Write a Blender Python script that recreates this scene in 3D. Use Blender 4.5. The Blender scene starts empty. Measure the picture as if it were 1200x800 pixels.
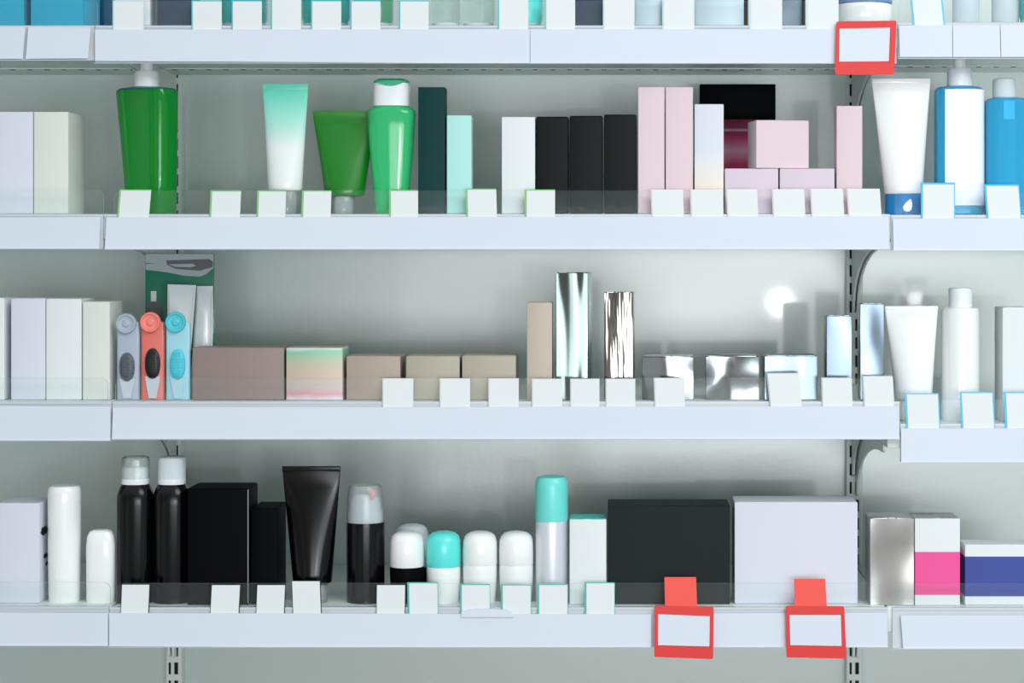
import bpy, bmesh, math, random
from mathutils import Matrix, Vector
random.seed(7)
S = bpy.context.scene
COL = S.collection
PI = math.pi

# ------------------------------------------------------------------ camera frame
F, D, CX, CY, EYE = 2507.0, 2.725, 730.0, 298.0, 1.45     # focal (px of 1200), distance to shelf front, principal point, eye height
def sc(y): return F/(D+y)
def wx(px, y=0.0): return (px-CX)/sc(y)
def wz(py, y=0.0): return EYE+(CY-py)/sc(y)

cam = bpy.data.cameras.new('camera')
camo = bpy.data.objects.new('camera', cam); COL.objects.link(camo)
camo.location = (0, -D, EYE); camo.rotation_euler = (PI/2, 0, 0)
cam.sensor_width = 36; cam.lens = F/1200*36
cam.shift_x = -(CX-600)/1200; cam.shift_y = -(400-CY)/1200
cam.clip_start = 0.05
S.camera = camo

# ------------------------------------------------------------------ materials
def lin(c):
    if isinstance(c, str): c = [int(c[i:i+2], 16) for i in (0, 2, 4)]
    return tuple((v/255/12.92 if v/255 <= .04045 else ((v/255+.055)/1.055)**2.4) for v in c)+(1.0,)
def mat(name, col, rough=.5, metal=0, trans=0, ior=1.45, coat=0, coat_r=.1, spec=.5, bump=None, bdist=.01, sss=0):
    m = bpy.data.materials.new(name); m.use_nodes = True
    nt = m.node_tree; b = nt.nodes['Principled BSDF']
    b.inputs['Base Color'].default_value = lin(col)
    b.inputs['Roughness'].default_value = rough; b.inputs['Metallic'].default_value = metal
    b.inputs['Transmission Weight'].default_value = trans; b.inputs['IOR'].default_value = ior
    b.inputs['Coat Weight'].default_value = coat; b.inputs['Coat Roughness'].default_value = coat_r
    b.inputs['Specular IOR Level'].default_value = spec
    if sss:
        b.inputs['Subsurface Weight'].default_value = sss; b.inputs['Subsurface Radius'].default_value = (.01, .01, .01)
    if bump:
        scale, strength, stretch, detail = bump
        tc = nt.nodes.new('ShaderNodeTexCoord'); mp = nt.nodes.new('ShaderNodeMapping')
        mp.inputs['Scale'].default_value = stretch
        oi = nt.nodes.new('ShaderNodeObjectInfo')
        vm = nt.nodes.new('ShaderNodeVectorMath'); vm.operation = 'ADD'
        nz = nt.nodes.new('ShaderNodeTexNoise'); nz.inputs['Scale'].default_value = scale; nz.inputs['Detail'].default_value = detail
        bp = nt.nodes.new('ShaderNodeBump'); bp.inputs['Strength'].default_value = strength; bp.inputs['Distance'].default_value = bdist
        nt.links.new(tc.outputs['Object'], vm.inputs[0]); nt.links.new(oi.outputs['Random'], vm.inputs[1])
        nt.links.new(vm.outputs[0], mp.inputs[0])
        nt.links.new(mp.outputs[0], nz.inputs['Vector']); nt.links.new(nz.outputs['Fac'], bp.inputs['Height'])
        nt.links.new(bp.outputs[0], b.inputs['Normal'])
    return m
def ramp_mat(name, stops, rough=.35, metal=0, noise=0, nscale=10, axis='Z', coat=0):
    """colour printed, or a glow painted, along the height of the thing"""
    m = mat(name, 'ffffff', rough, metal, coat=coat); nt = m.node_tree; b = nt.nodes['Principled BSDF']
    tc = nt.nodes.new('ShaderNodeTexCoord'); sp = nt.nodes.new('ShaderNodeSeparateXYZ'); cr = nt.nodes.new('ShaderNodeValToRGB')
    nt.links.new(tc.outputs['Generated'], sp.inputs[0])
    src = sp.outputs[axis]
    if noise:
        nz = nt.nodes.new('ShaderNodeTexNoise'); nz.inputs['Scale'].default_value = nscale
        nt.links.new(tc.outputs['Object'], nz.inputs['Vector'])
        a = nt.nodes.new('ShaderNodeMath'); a.operation = 'MULTIPLY_ADD'; a.inputs[1].default_value = noise
        nt.links.new(nz.outputs['Fac'], a.inputs[0]); nt.links.new(src, a.inputs[2])
        s2 = nt.nodes.new('ShaderNodeMath'); s2.operation = 'SUBTRACT'; s2.inputs[1].default_value = noise*.5
        nt.links.new(a.outputs[0], s2.inputs[0]); src = s2.outputs[0]
    nt.links.new(src, cr.inputs[0]); nt.links.new(cr.outputs[0], b.inputs['Base Color'])
    el = cr.color_ramp.elements
    el[0].position, el[0].color = stops[0][0], lin(stops[0][1]); el[1].position, el[1].color = stops[-1][0], lin(stops[-1][1])
    for p, c in stops[1:-1]:
        e = el.new(p); e.color = lin(c)
    return m
def clear_mat(name, tint, gloss=.12, haze=0.06, hazecol='e8f0f0', ior_=1.35):
    m = bpy.data.materials.new(name); m.use_nodes = True; nt = m.node_tree; nt.nodes.clear()
    out = nt.nodes.new('ShaderNodeOutputMaterial')
    tr = nt.nodes.new('ShaderNodeBsdfTransparent'); tr.inputs[0].default_value = lin(tint)
    df = nt.nodes.new('ShaderNodeBsdfDiffuse'); df.inputs[0].default_value = lin(hazecol)
    gl = nt.nodes.new('ShaderNodeBsdfGlossy'); gl.inputs['Roughness'].default_value = gloss
    fr = nt.nodes.new('ShaderNodeFresnel'); fr.inputs[0].default_value = ior_
    m1 = nt.nodes.new('ShaderNodeMixShader'); m1.inputs[0].default_value = haze
    m2 = nt.nodes.new('ShaderNodeMixShader')
    nt.links.new(tr.outputs[0], m1.inputs[1]); nt.links.new(df.outputs[0], m1.inputs[2])
    nt.links.new(fr.outputs[0], m2.inputs[0]); nt.links.new(m1.outputs[0], m2.inputs[1]); nt.links.new(gl.outputs[0], m2.inputs[2])
    nt.links.new(m2.outputs[0], out.inputs[0]); return m

M = {}
M['steel'] = mat('powder coated steel', 'dfe8e5', .38, coat=.25, coat_r=.2)
M['wall'] = mat('glossy enamel panel', 'c0ceca', .33, ior=2.35, coat=.1, coat_r=.05, spec=.5, bump=(120, .012, (1, 1, 1), 2))
M['bracket'] = mat('bracket enamel', 'eef3f1', .4)
M['slot'] = mat('dark slot', '101416', .8)
M['rail'] = mat('grey plastic rail', 'c9cfd6', .3)
M['paper'] = mat('white strip paper', 'd9e0ec', .7, spec=.2)
M['card'] = mat('white tag card', 'e4e9ea', .65, spec=.18)
M['guard'] = clear_mat('clear acrylic', 'fdfefe', .05, .022, ior_=1.15)
M['guardrim'] = mat('acrylic edge', 'b5c3c0', .25, trans=.3)
M['floor'] = mat('floor tiles', '77736e', .4)
M['white'] = mat('white board', 'e4e9ea', .45, spec=.18)
M['whitegloss'] = mat('white gloss plastic', 'f4f6f5', .18, coat=.4)
M['white_cool'] = mat('white cool board', 'd8dce6', .5, spec=.18)
M['white_warm'] = mat('white ivory board', 'dde1db', .5, spec=.18)
M['whitecap'] = mat('white cap plastic', 'ecf1f4', .28)
M['frost'] = mat('frosted clear plastic', 'e4eef2', .3, trans=.2, ior=1.2)
M['clearcap'] = clear_mat('clear cap plastic', 'f4f8f9', .08, .3)
M['black'] = mat('black board', '05070a', .55, spec=.06)
M['blackwarm'] = mat('black carton board', '101716', .5, spec=.15)
M['blackgloss'] = mat('black gloss plastic', '050608', .2, spec=.35)
M['charcoal'] = mat('charcoal board', '1f2628', .55, spec=.15)
M['edgegrey'] = mat('worn board edge', '8f9696', .6)
M['darkgreen'] = mat('dark bottle green board', '0c3a39', .5, spec=.15)
M['mint'] = mat('mint board', 'b4e6e0', .5, spec=.18)
M['pink'] = mat('blush pink board', 'e2cdd3', .55, spec=.15)
M['pinkviolet'] = mat('lilac pink board', 'dbccd9', .55, spec=.15)
M['red'] = mat('red plastic', 'dc2c27', .35)
M['redtab'] = mat('light red card', 'f4554b', .5)
M['liqgreen'] = mat('green liquid bottle', '0aa236', .12, trans=.45, ior=1.25, coat=.5)
M['liqmint'] = mat('mint green liquid bottle', '48e898', .1, trans=.5, ior=1.25, coat=.5)
M['liqblue'] = mat('blue liquid bottle', '35b4e4', .1, trans=.3, ior=1.25, coat=.5)
M['liqteal'] = mat('teal liquid bottle', '35b8b4', .12, trans=.5, ior=1.25, coat=.4)
M['liqsage'] = mat('sage liquid bottle', '67b892', .12, trans=.5, ior=1.25, coat=.4)
M['liqclear'] = mat('clear liquid bottle', 'd8e8e2', .08, trans=.85, ior=1.2)
M['rimteal'] = mat('teal shoulder plastic', '2f7f86', .15, trans=.4, ior=1.2)
M['tubegreen'] = mat('leaf green tube', '167c1e', .3, coat=.3)
M['tubegreenseal'] = mat('leaf green seal', '328c22', .4)
M['tubemint'] = ramp_mat('mint fading to white tube', [(0, 'eef2f2'), (.42, 'e9efee'), (.62, 'b4e6d8'), (.85, '84e0ca'), (1, '66d8bf')], .28, coat=.3)
M['sealmint'] = mat('mint seal', '6fdcc2', .35)
M['capgreen'] = mat('green cap disc', '35b183', .3)
M['capblue'] = mat('blue cap plastic', '2f8fd6', .2, trans=.2, ior=1.2)
M['turq'] = mat('turquoise plastic', '5ee6e0', .3, coat=.2)
M['turqboard'] = mat('turquoise board', '52cfca', .5, spec=.18)
M['taupe'] = mat('taupe satin board', 'ad9e93', .45, metal=.1, spec=.3)
M['taupedark'] = mat('dusky taupe satin board', '93827e', .45, metal=.1, spec=.3)
M['beige'] = mat('beige satin board', 'b0a899', .45, metal=.1, spec=.3)
M['beigetall'] = mat('light beige satin board', 'bdb1a3', .45, metal=.1, spec=.3)
M['foil'] = mat('silver foil board', '959b9e', .15, metal=1, bump=(15, 1, (1, 1, .7), .5), bdist=.024)
M['foiltall'] = mat('smooth silver foil board', '66706d', .16, metal=1, bump=(24, 1, (1, .2, .1), 1), bdist=.034)
M['foilrough'] = mat('crinkled silver foil board', '8f8a87', .16, metal=1, bump=(42, 1, (1, 1, .12), 3), bdist=.007)
M['foilblue'] = mat('pale silver foil board', '74828f', .25, metal=1, bump=(14, 1, (1, 1, .5), 1), bdist=.012)
M['foilwarm'] = mat('brushed silver board', 'c4c2bf', .34, metal=.8, bump=(10, 1, (1, 1, .7), .5), bdist=.05)
M['holo'] = ramp_mat('pearl iridescent board', [(0, 'ecd9cc'), (.2, 'ebe2d4'), (.45, 'e0e3e4'), (.6, 'd8dce8'), (1, 'd8dce6')], .5, .0, noise=.25, nscale=25)
M['holobox'] = ramp_mat('rainbow iridescent board', [(0, 'd9dfe3'), (.12, 'dfa0b2'), (.25, 'd0c2bd'), (.5, 'c9b7a4'), (.75, 'b9bda6'), (.93, '86c6a9'), (1, 'd2dcdc')], .4, .1, noise=.12, nscale=30)
M['blueA'] = mat('bright blue board', '22a6c8', .5, spec=.18)
M['blueD'] = mat('deep blue board', '1a5f85', .5, spec=.18)
M['navy'] = mat('slate navy board', '39465a', .5, spec=.18)
M['indigo'] = mat('indigo board', '44549c', .5, spec=.18)
M['pinkhot'] = mat('hot pink board', 'ee5a9c', .5, spec=.18)
M['silverblue'] = mat('silver blue satin board', 'b4c6cf', .35, metal=.5)
M['labelwhite'] = mat('white label film', 'f2f5f8', .4, spec=.4)
M['labelblue'] = mat('bright blue label', '12b4f6', .4)
M['magenta'] = ramp_mat('magenta with painted glow', [(0, '7a0c28'), (.4, 'c0144a'), (.55, 'd8386f'), (.68, 'f4a8c6'), (.8, 'd83c7c'), (.87, 'a02858'), (.89, 'f0b4cc'), (.91, 'a02858'), (1, '80203f')], .35)  # glow painted into the magenta as pale bands, brightened against deep shade
M['greenreflect'] = mat('green painted reflection', '1f7f64', .3, coat=.4)  # store reflections painted as flat colours on the mirror panel
M['greyreflect'] = mat('grey painted reflection', 'a9b4ba', .35)
M['darkreflect'] = mat('dark grey painted reflection', '5a6064', .35)
M['sachet'] = mat('white glossy sachet film', 'e6eef1', .18, bump=(30, .25, (1, 1, .5), 2))
M['packgrey'] = mat('grey blue film', 'aab4c4', .3)
M['packcoral'] = mat('coral film', 'dd7368', .3)
M['packcyan'] = mat('pale cyan film', '9dd0dd', .3)
M['coral'] = mat('coral silicone', 'f08478', .35)
M['cyan'] = mat('cyan silicone', '4fc3d0', .35)
M['greysil'] = mat('grey silicone', 'a8b2c2', .35)
M['darksil'] = mat('dark grey silicone', '555c68', .4)
M['blacksil'] = mat('black silicone', '15171b', .4)
M['handle'] = mat('pale handle plastic', 'c9cfd8', .35)
EDGE = {}
def edge_mat(hexc):
    if hexc not in EDGE: EDGE[hexc] = mat('tag backing '+hexc, hexc, .5)
    return EDGE[hexc]

# ------------------------------------------------------------------ mesh helpers
def obj(name, bm, mats, parent=None, loc=None, rotz=0, sharp=32):
    bmesh.ops.recalc_face_normals(bm, faces=bm.faces)
    for f in bm.faces: f.smooth = True
    for e in bm.edges:
        if len(e.link_faces) == 2 and e.calc_face_angle(0) > math.radians(sharp): e.smooth = False
    me = bpy.data.meshes.new(name); bm.to_mesh(me); bm.free()
    if not isinstance(mats, (list, tuple)): mats = [mats]
    for m in mats: me.materials.append(m)
    o = bpy.data.objects.new(name, me); COL.objects.link(o)
    if parent: o.parent = parent
    if loc: o.location = loc
    if rotz: o.rotation_euler.z = rotz
    return o
def tag(o, label, cat, group=None):
    o['label'] = label; o['category'] = cat
    if group: o['group'] = group
    return o
def thing(name, label, cat, loc, rotz=0, group=None):
    o = bpy.data.objects.new(name, None); COL.objects.link(o)
    o.empty_display_size = .02; o.location = loc; o.rotation_euler.z = rotz
    return tag(o, label, cat, group)
def rr(w, d, r, z, n=3, cx=0, cy=0):
    """rounded rectangle ring"""
    pts = []; r = min(r, w*.49, d*.49)
    for qx, qy, a0 in ((1, 1, 0), (-1, 1, PI/2), (-1, -1, PI), (1, -1, 1.5*PI)):
        for i in range(n+1):
            a = a0+PI/2*i/n
            pts.append((cx+qx*(w/2-r)+r*math.cos(a), cy+qy*(d/2-r)+r*math.sin(a), z))
    return pts
def se(a, b, z, p=2.0, seg=40, cx=0, cy=0):
    """super-ellipse ring"""
    pts = []
    for i in range(seg):
        t = 2*PI*i/seg; c, s = math.cos(t), math.sin(t)
        pts.append((cx+a*math.copysign(abs(c)**(2/p), c), cy+b*math.copysign(abs(s)**(2/p), s), z))
    return pts
def loft(rings, mi=None, bm=None, caps=True, mtx=None):
    bm = bm or bmesh.new(); vs = []
    for r in rings:
        vs.append([bm.verts.new(mtx @ Vector(p) if mtx else p) for p in r])
    n = len(vs[0])
    for k in range(len(vs)-1):
        for i in range(n):
            f = bm.faces.new((vs[k][i], vs[k][(i+1) % n], vs[k+1][(i+1) % n], vs[k+1][i]))
            if mi: f.material_index = mi[k]
    if caps:
        f = bm.faces.new(list(reversed(vs[0]))); f.material_index = mi[0] if mi else 0
        f = bm.faces.new(vs[-1]); f.material_index = mi[-1] if mi else 0
    return bm
def lathe(profile, seg=40, bm=None, mtx=None, p=2.0, sy=1.0):
    return loft([se(r, r*sy, z, p, seg) for r, z in profile], bm=bm, mtx=mtx)
def box(bm, x0, x1, y0, y1, z0, z1, mi=0):
    v = [bm.verts.new((x, y, z)) for x in (x0, x1) for y in (y0, y1) for z in (z0, z1)]
    for q in ((0, 1, 3, 2), (4, 6, 7, 5), (0, 4, 5, 1), (2, 3, 7, 6), (0, 2, 6, 4), (1, 5, 7, 3)):
        f = bm.faces.new([v[i] for i in q]); f.material_index = mi
    return bm
def prism(pts, y0, y1, bm=None, mi=0, mi_side=None):
    """outline in x,z pushed through y"""
    bm = bm or bmesh.new()
    a = [bm.verts.new((x, y0, z)) for x, z in pts]; b = [bm.verts.new((x, y1, z)) for x, z in pts]
    bm.faces.new(a).material_index = mi; bm.faces.new(list(reversed(b))).material_index = mi
    n = len(pts)
    for i in range(n):
        f = bm.faces.new((a[i], b[i], b[(i+1) % n], a[(i+1) % n])); f.material_index = mi if mi_side is None else mi_side
    return bm
def bevel(bm, w, seg=2):
    bmesh.ops.bevel(bm, geom=list(bm.edges), offset=w, segments=seg, affect='EDGES', profile=.5)
    return bm

# ------------------------------------------------------------------ shelf levels (front edge of each deck, px)
LX, RX = -.6515, .336                              # bay boundaries
DECK = {('L', 1): 29.5, ('L', 2): 250.5, ('L', 3): 470, ('L', 4): 710,
        ('C', 1): 29.5, ('C', 2): 250.5, ('C', 3): 470, ('C', 4): 711,
        ('R', 1): 26, ('R', 2): 251.5, ('R', 3): 496, ('R', 4): 711.5}
LIFT = .0004                                        # products rest a hair above the enamel
def dz(key): return wz(DECK[key])+LIFT
BAYX = {'L': (-1.0, LX), 'C': (LX, RX), 'R': (RX, .75)}
BAYNAME = {'L': 'left bay', 'C': 'wide middle bay', 'R': 'right bay'}
LEVEL = {1: 'topmost', 2: 'second', 3: 'third', 4: 'lowest'}
CONT = {('L', 1): 'blue cartons', ('L', 2): 'two tall white cartons', ('L', 3): 'row of white cartons', ('L', 4): 'white cylinder bottles',
        ('C', 1): 'teal bottles', ('C', 2): 'green bottles and pink cartons', ('C', 3): 'silver and taupe cartons', ('C', 4): 'black products and roll-ons',
        ('R', 1): 'pale white tubes', ('R', 2): 'blue liquid bottles', ('R', 3): 'plain white products', ('R', 4): 'pink and navy cartons'}
YB = .40                                            # back panel
# strips of paper in the price rails: px corners  (top-left, top-right, bottom-right, bottom-left)
STRIPS = {('L', 1): [((-300, 32), (30.5, 32), (27.5, 69), (-300, 69)), ((34, 32), (107, 32.5), (104, 68.5), (31, 69))],
          ('L', 2): [((-300, 255), (118.5, 254), (117, 292), (-300, 292))],
          ('L', 3): [((-300, 474), (132, 476), (130, 516.5), (-300, 515))],
          ('L', 4): [((-300, 716), (128, 717.5), (128, 756.5), (-300, 755))],
          ('C', 1): [((112, 35), (621, 34.5), (621, 74.5), (112, 71.5)), ((621.6, 34.5), (1046, 34.5), (1046, 75), (621.6, 75))],
          ('C', 2): [((125.5, 254.5), (1041, 253.5), (1042, 292.5), (123.5, 292.5))],
          ('C', 3): [((133, 477), (1052, 475.5), (1054, 514.5), (131, 515))],
          ('C', 4): [((128.3, 717.5), (763, 719), (763, 758), (128.3, 756.5)), ((766, 718), (1039, 717), (1040, 757.5), (766, 758.5))],
          ('R', 1): [((1053, 30), (1115.5, 29.5), (1115.5, 67), (1054, 67)), ((1116.2, 29.5), (1171, 29.5), (1172, 67), (1116.2, 67)), ((1171.8, 29.5), (1500, 29.5), (1500, 67), (1172.8, 67))],
          ('R', 2): [((1046, 256), (1500, 255), (1500, 294), (1046.5, 294))],
          ('R', 3): [((1055.5, 501.5), (1500, 501), (1500, 541.5), (1055.5, 541))],
          ('R', 4): [((1055, 720), (1500, 720), (1500, 760), (1058, 760))]}
GUARD = {('L', 1): (-300, 114, 0), ('L', 2): (-300, 121, 222), ('L', 3): (-300, 126, 443), ('L', 4): (-300, 132, 682),
         ('C', 1): (124, 1049, 1), ('C', 2): (131, 1041, 223), ('C', 3): (135, 1044, 443), ('C', 4): (136, 1041, 683.5),
         ('R', 1): (1053, 1500, -3), ('R', 2): (1049, 1500, 224), ('R', 3): (1057, 1500, 468), ('R', 4): (1046, 1500, 684)}

RAIL = {('L', 1): (0, 110.5), ('L', 2): (0, 121), ('L', 3): (0, 130.6), ('L', 4): (0, 127.6),
        ('C', 1): (111.6, 1050.6), ('C', 2): (123, 1042.6), ('C', 3): (131.4, 1054.2), ('C', 4): (128.2, 1040.6),
        ('R', 1): (1052, 0), ('R', 2): (1044.5, 0), ('R', 3): (1055.2, 0), ('R', 4): (1046, 0)}
def rounded_outline(x0, x1, z0, z1, r, left=True, right=True):
    pts = [(x0, z0), (x1, z0)]
    if right: pts += [(x1-r+r*math.cos(a), z1-r+r*math.sin(a)) for a in [i*PI/16 for i in range(9)]]
    else: pts.append((x1, z1))
    if left: pts += [(x0+r+r*math.cos(a), z1-r+r*math.sin(a)) for a in [PI/2+i*PI/16 for i in range(9)]]
    else: pts.append((x0, z1))
    return pts

for key in DECK:
    bay, lv = key; X0, X1 = BAYX[bay]; z = dz(key)-LIFT
    t = thing('shelf', '%s white steel shelf of the %s carrying the %s' % (LEVEL[lv], BAYNAME[bay], CONT[key]), 'shelf', ((X0+X1)/2, 0, z), 0, 'white shelves in the wall rack')
    ox = (X0+X1)/2
    g = .0012
    bm = bmesh.new()
    box(bm, X0+g-ox, X1-g-ox, .0045, .376, -.032, 0); bevel(bm, .0012, 2)
    # row of small oblong holes on the underside
    x = X0+.02
    while x < X1-.015:
        box(bm, x-.0035-ox, x+.0035-ox, .283, .291, -.0323, -.0318, 1); x += .0242
    box(bm, X0+g-ox+.01, X1-g-ox-.01, .262, .2645, -.0334, -.0318, 0)
    obj('deck', bm, [M['steel'], M['slot']], t)
    # price rail: channel with a curled foot
    s = STRIPS[key]; zb = min(wz(q[2][1]) for q in s)+(-.0016 if key in (('L', 1), ('R', 1)) else .0012)
    ra = X0+.0022 if bay == 'L' else wx(RAIL[key][0]); rb = X1-.0022 if bay == 'R' else wx(RAIL[key][1])
    bm = bmesh.new(); box(bm, ra-ox, rb-ox, .001, .0042, zb-z, -.0004)
    box(bm, ra-ox, rb-ox, -.0046, .001, zb-z-.0008, zb-z)
    box(bm, ra-ox, rb-ox, .0, .001, -.0035, -.0004)
    obj('price_rail', bm, M['rail'], t)
    for q in s:
        pts = [(max(ra+.0004, min(rb-.0004, wx(px)))-ox, wz(py)-z) for px, py in q]
        obj('paper_strip', prism(pts, -.0034, -.0024), M['paper'], t)
    gx0, gx1, gt = GUARD[key]
    gx0 = max(X0+.002, wx(gx0)); gx1 = min(X1-.002, wx(gx1))
    pts = rounded_outline(gx0-ox, gx1-ox, .0, wz(gt)-z, .009, left=(bay != 'L'), right=(bay != 'R'))
    obj('clear_guard', prism(pts, .0015, .0035, mi=0, mi_side=1), [M['guard'], M['guardrim']], t)
    # curved cantilever brackets at both ends
    for ex, sgn in ((X0, 1), (X1, -1)):
        if abs(ex) > .7: continue
        prof = [(.376, -.032), (.05, -.032), (.05, -.04)]
        for i in range(13):
            a = i/12*PI/2
            prof.append((.06+.30*math.sin(a), -.13+.088*math.cos(a)))
        prof += [(.376, -.135)]
        bm = bmesh.new(); xa, xb = ex+sgn*.0015-ox, ex+sgn*.0045-ox
        a_ = [bm.verts.new((xa, y, zz)) for y, zz in prof]; b_ = [bm.verts.new((xb, y, zz)) for y, zz in prof]
        bm.faces.new(a_); bm.faces.new(list(reversed(b_)))
        for i in range(len(prof)):
            bm.faces.new((a_[i], b_[i], b_[(i+1) % len(prof)], a_[(i+1) % len(prof)]))
        obj('bracket', bm, M['bracket'], t)
    if key == ('C', 4):
        # lifted curl of torn paper over the strip
        pts = [(wx(px)-ox, wz(py)-z) for px, py in ((541, 722), (602, 722), (600, 717), (594, 714), (583, 712.6), (565, 712.4), (550, 713.5), (541, 716))]
        obj('paper_curl', prism(pts, -.0052, -.0036), M['paper'], t)

# uprights, back panel, floor
for X, lab in ((LX, 'slotted steel upright post left of the middle bay'), (RX, 'slotted steel upright post right of the middle bay')):
    bm = bmesh.new(); box(bm, -.0115, .0115, .378, .3995, 0, 2.2); bevel(bm, .001, 1)
    zz = 1.45+.0117
    z = .1
    off = (wz(677, .378)) % .0262
    while z < 2.1:
        zc = round((z-off)/.0262)*.0262+off
        box(bm, -.0072, -.0042, .3772, .379, zc-.0085, zc+.0085, 1)
        box(bm, .001, .0062, .3772, .379, zc-.0085, zc+.0085, 1)
        z += .0262
    tag(obj('upright_post', bm, [M['steel'], M['slot']], None, (X, 0, 0)), lab, 'post', 'slotted uprights')
bm = bmesh.new(); box(bm, -1.6, 1.4, .40, .415, 0, 2.3)
w = obj('wall_back', bm, M['wall']); w['kind'] = 'structure'
bm = bmesh.new(); box(bm, -1.6, 1.4, -3.2, .40, -.02, 0)
w = obj('floor', bm, M['floor']); w['kind'] = 'structure'

# ------------------------------------------------------------------ builders
def carton(label, key, x0, x1, top, m, y0=.02, dep=.06, flap=True, bands=None, rot=0, base=None, group=None, r=.0006, name='carton', topm=None, taper=0, greyed=False, cat='box'):
    zb = dz(key) if base is None else base
    X0, X1 = wx(x0, y0), wx(x1, y0); h = wz(top, y0)-zb; wdt = X1-X0
    flap_t = .0006 if flap else 0
    hb = h-flap_t
    secs = bands or [(0, 1, 0)]
    rings = [rr(wdt-2*r, dep-2*r, r, 0)]; mi = []
    rings.append(rr(wdt, dep, r, r)); mi.append(secs[0][2])
    for i, (a, b, k) in enumerate(secs):
        e = hb*b if i < len(secs)-1 else hb-r
        rings.append(rr(wdt+taper*(e/hb-1), dep, r, e)); mi.append(k)
    rings.append(rr(wdt-2*r, dep-2*r, r, hb)); mi.append(secs[-1][2])
    ms = m if isinstance(m, (list, tuple)) else [m]
    loc = ((X0+X1)/2, y0+dep/2, zb)
    if not flap:
        o = obj(name, loft(rings, mi), ms, None, loc, rot); return tag(o, label, cat, group)
    t = thing(name, label, cat, loc, rot, group)
    obj('carton_body', loft(rings, mi), ms, t)
    # tucked lid: panel with clipped corners at the hinge and a thumb notch
    c = min(.006, wdt*.15); a, b = wdt/2-.0008, dep/2-.0004
    pts = [(-a, b), (-a, -b+c*.5), (-a+c*.5, -b), (-.006 if wdt > .03 else -.003, -b), (-.004 if wdt > .03 else -.002, -b+.0022), (.004 if wdt > .03 else .002, -b+.0022), (.006 if wdt > .03 else .003, -b), (a-c*.5, -b), (a, -b+c*.5), (a, b)]
    bm = bmesh.new()
    lo = [bm.verts.new((x, y, hb)) for x, y in pts]; hi = [bm.verts.new((x, y, h)) for x, y in pts]
    bm.faces.new(lo); bm.faces.new(list(reversed(hi)))
    for i in range(len(pts)): bm.faces.new((lo[i], hi[i], hi[(i+1) % len(pts)], lo[(i+1) % len(pts)]))
    obj('lid_flap', bm, topm or ms[secs[-1][2]], t)
    if greyed:
        bm = bmesh.new(); box(bm, wdt/2-.0009, wdt/2+.0002, -dep/2-.0003, -dep/2+.0006, .002, hb-.001)  # thin pale strip along the front right corner
        obj('grey_edge', bm, M['edgegrey'], t)['label'] = 'pale worn corner edge'
    return t

def squeeze(label, key, topx, top, botx, bot, capx, m, capm, sealm=None, seal=7, y0=.02, cap=True, group=None, dep=.036):
    """tube standing on its cap; px extents"""
    z = dz(key); yc = y0+dep/2
    cx = wx((botx[0]+botx[1])/2, yc); wb = (botx[1]-botx[0])/2/sc(yc); wt = (topx[1]-topx[0])/2/sc(yc)
    sh = wx((topx[0]+topx[1])/2, yc)-cx
    z1 = wz(bot, yc)-z; z2 = wz(top+seal, yc)-z; z3 = wz(top, yc)-z
    t = thing('squeeze_tube', label, 'tube', (cx, yc, z), 0, group)
    rings = []
    for i in range(15):
        u = i/14
        a = wb+(wt-wb)*u; b = max(.0016, dep/2*(1-u**1.25))
        if i == 0:
            rings.append(se(a*.86, b*.86, z1, 2.1, 48)); rings.append(se(a*.96, b*.96, z1+.0012, 2.1, 48))
        rings.append(se(a, b, z1+.003+(z2-z1-.003)*u, 2.1-.1*u, 48, cx=sh*u))
    obj('tube_body', loft(rings), m, t)
    bm = bmesh.new(); box(bm, sh-wt*1.005, sh+wt*1.005, -.0014, .0014, z2-.001, z3); bevel(bm, .0007, 2)
    # pressed ribs of the crimp
    for k in range(3):
        zz = z2+(z3-z2)*(k+1)/4
        box(bm, sh-wt*.99, sh+wt*.99, -.0017, -.0012, zz-.0003, zz+.0003)
    obj('crimped_seal', bm, sealm or m, t)
    if cap:
        ca = (capx[1]-capx[0])/2/sc(yc); cxx = wx((capx[0]+capx[1])/2, yc)-cx
        mt = Matrix.Translation((cxx, 0, 0))
        obj('cap', lathe([(ca*.93, 0), (ca*.98, .0012), (ca, .004), (ca, z1-.0015), (ca*.95, z1)], mtx=mt, sy=min(1, dep/2/ca*.92)), capm, t)
    return t

def px_lathe(label, key, name, cat, cx, parts, y0=.02, group=None, rmax=None, p=2.0, sy=1.0, rot=0):
    """parts: list of (part name, material, [(half width px, py)...] from bottom to top, sub parts)"""
    z = dz(key)
    rm = rmax or max(r for q in parts for r, _ in q[2])
    R = rm/sc(y0+rm/sc(y0)); yc = y0+R*sy
    t = thing(name, label, cat, (wx(cx, yc), yc, z), rot, group)
    for q in parts:
        prof = [(r/sc(yc), (0 if py is None else wz(py, yc)-z)) for r, py in q[2]]
        o = obj(q[0], lathe(prof, 44, p=(q[3] if len(q) > 3 else p), sy=(1.0 if len(q) > 3 else sy)), q[1], t)
    return t

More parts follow.
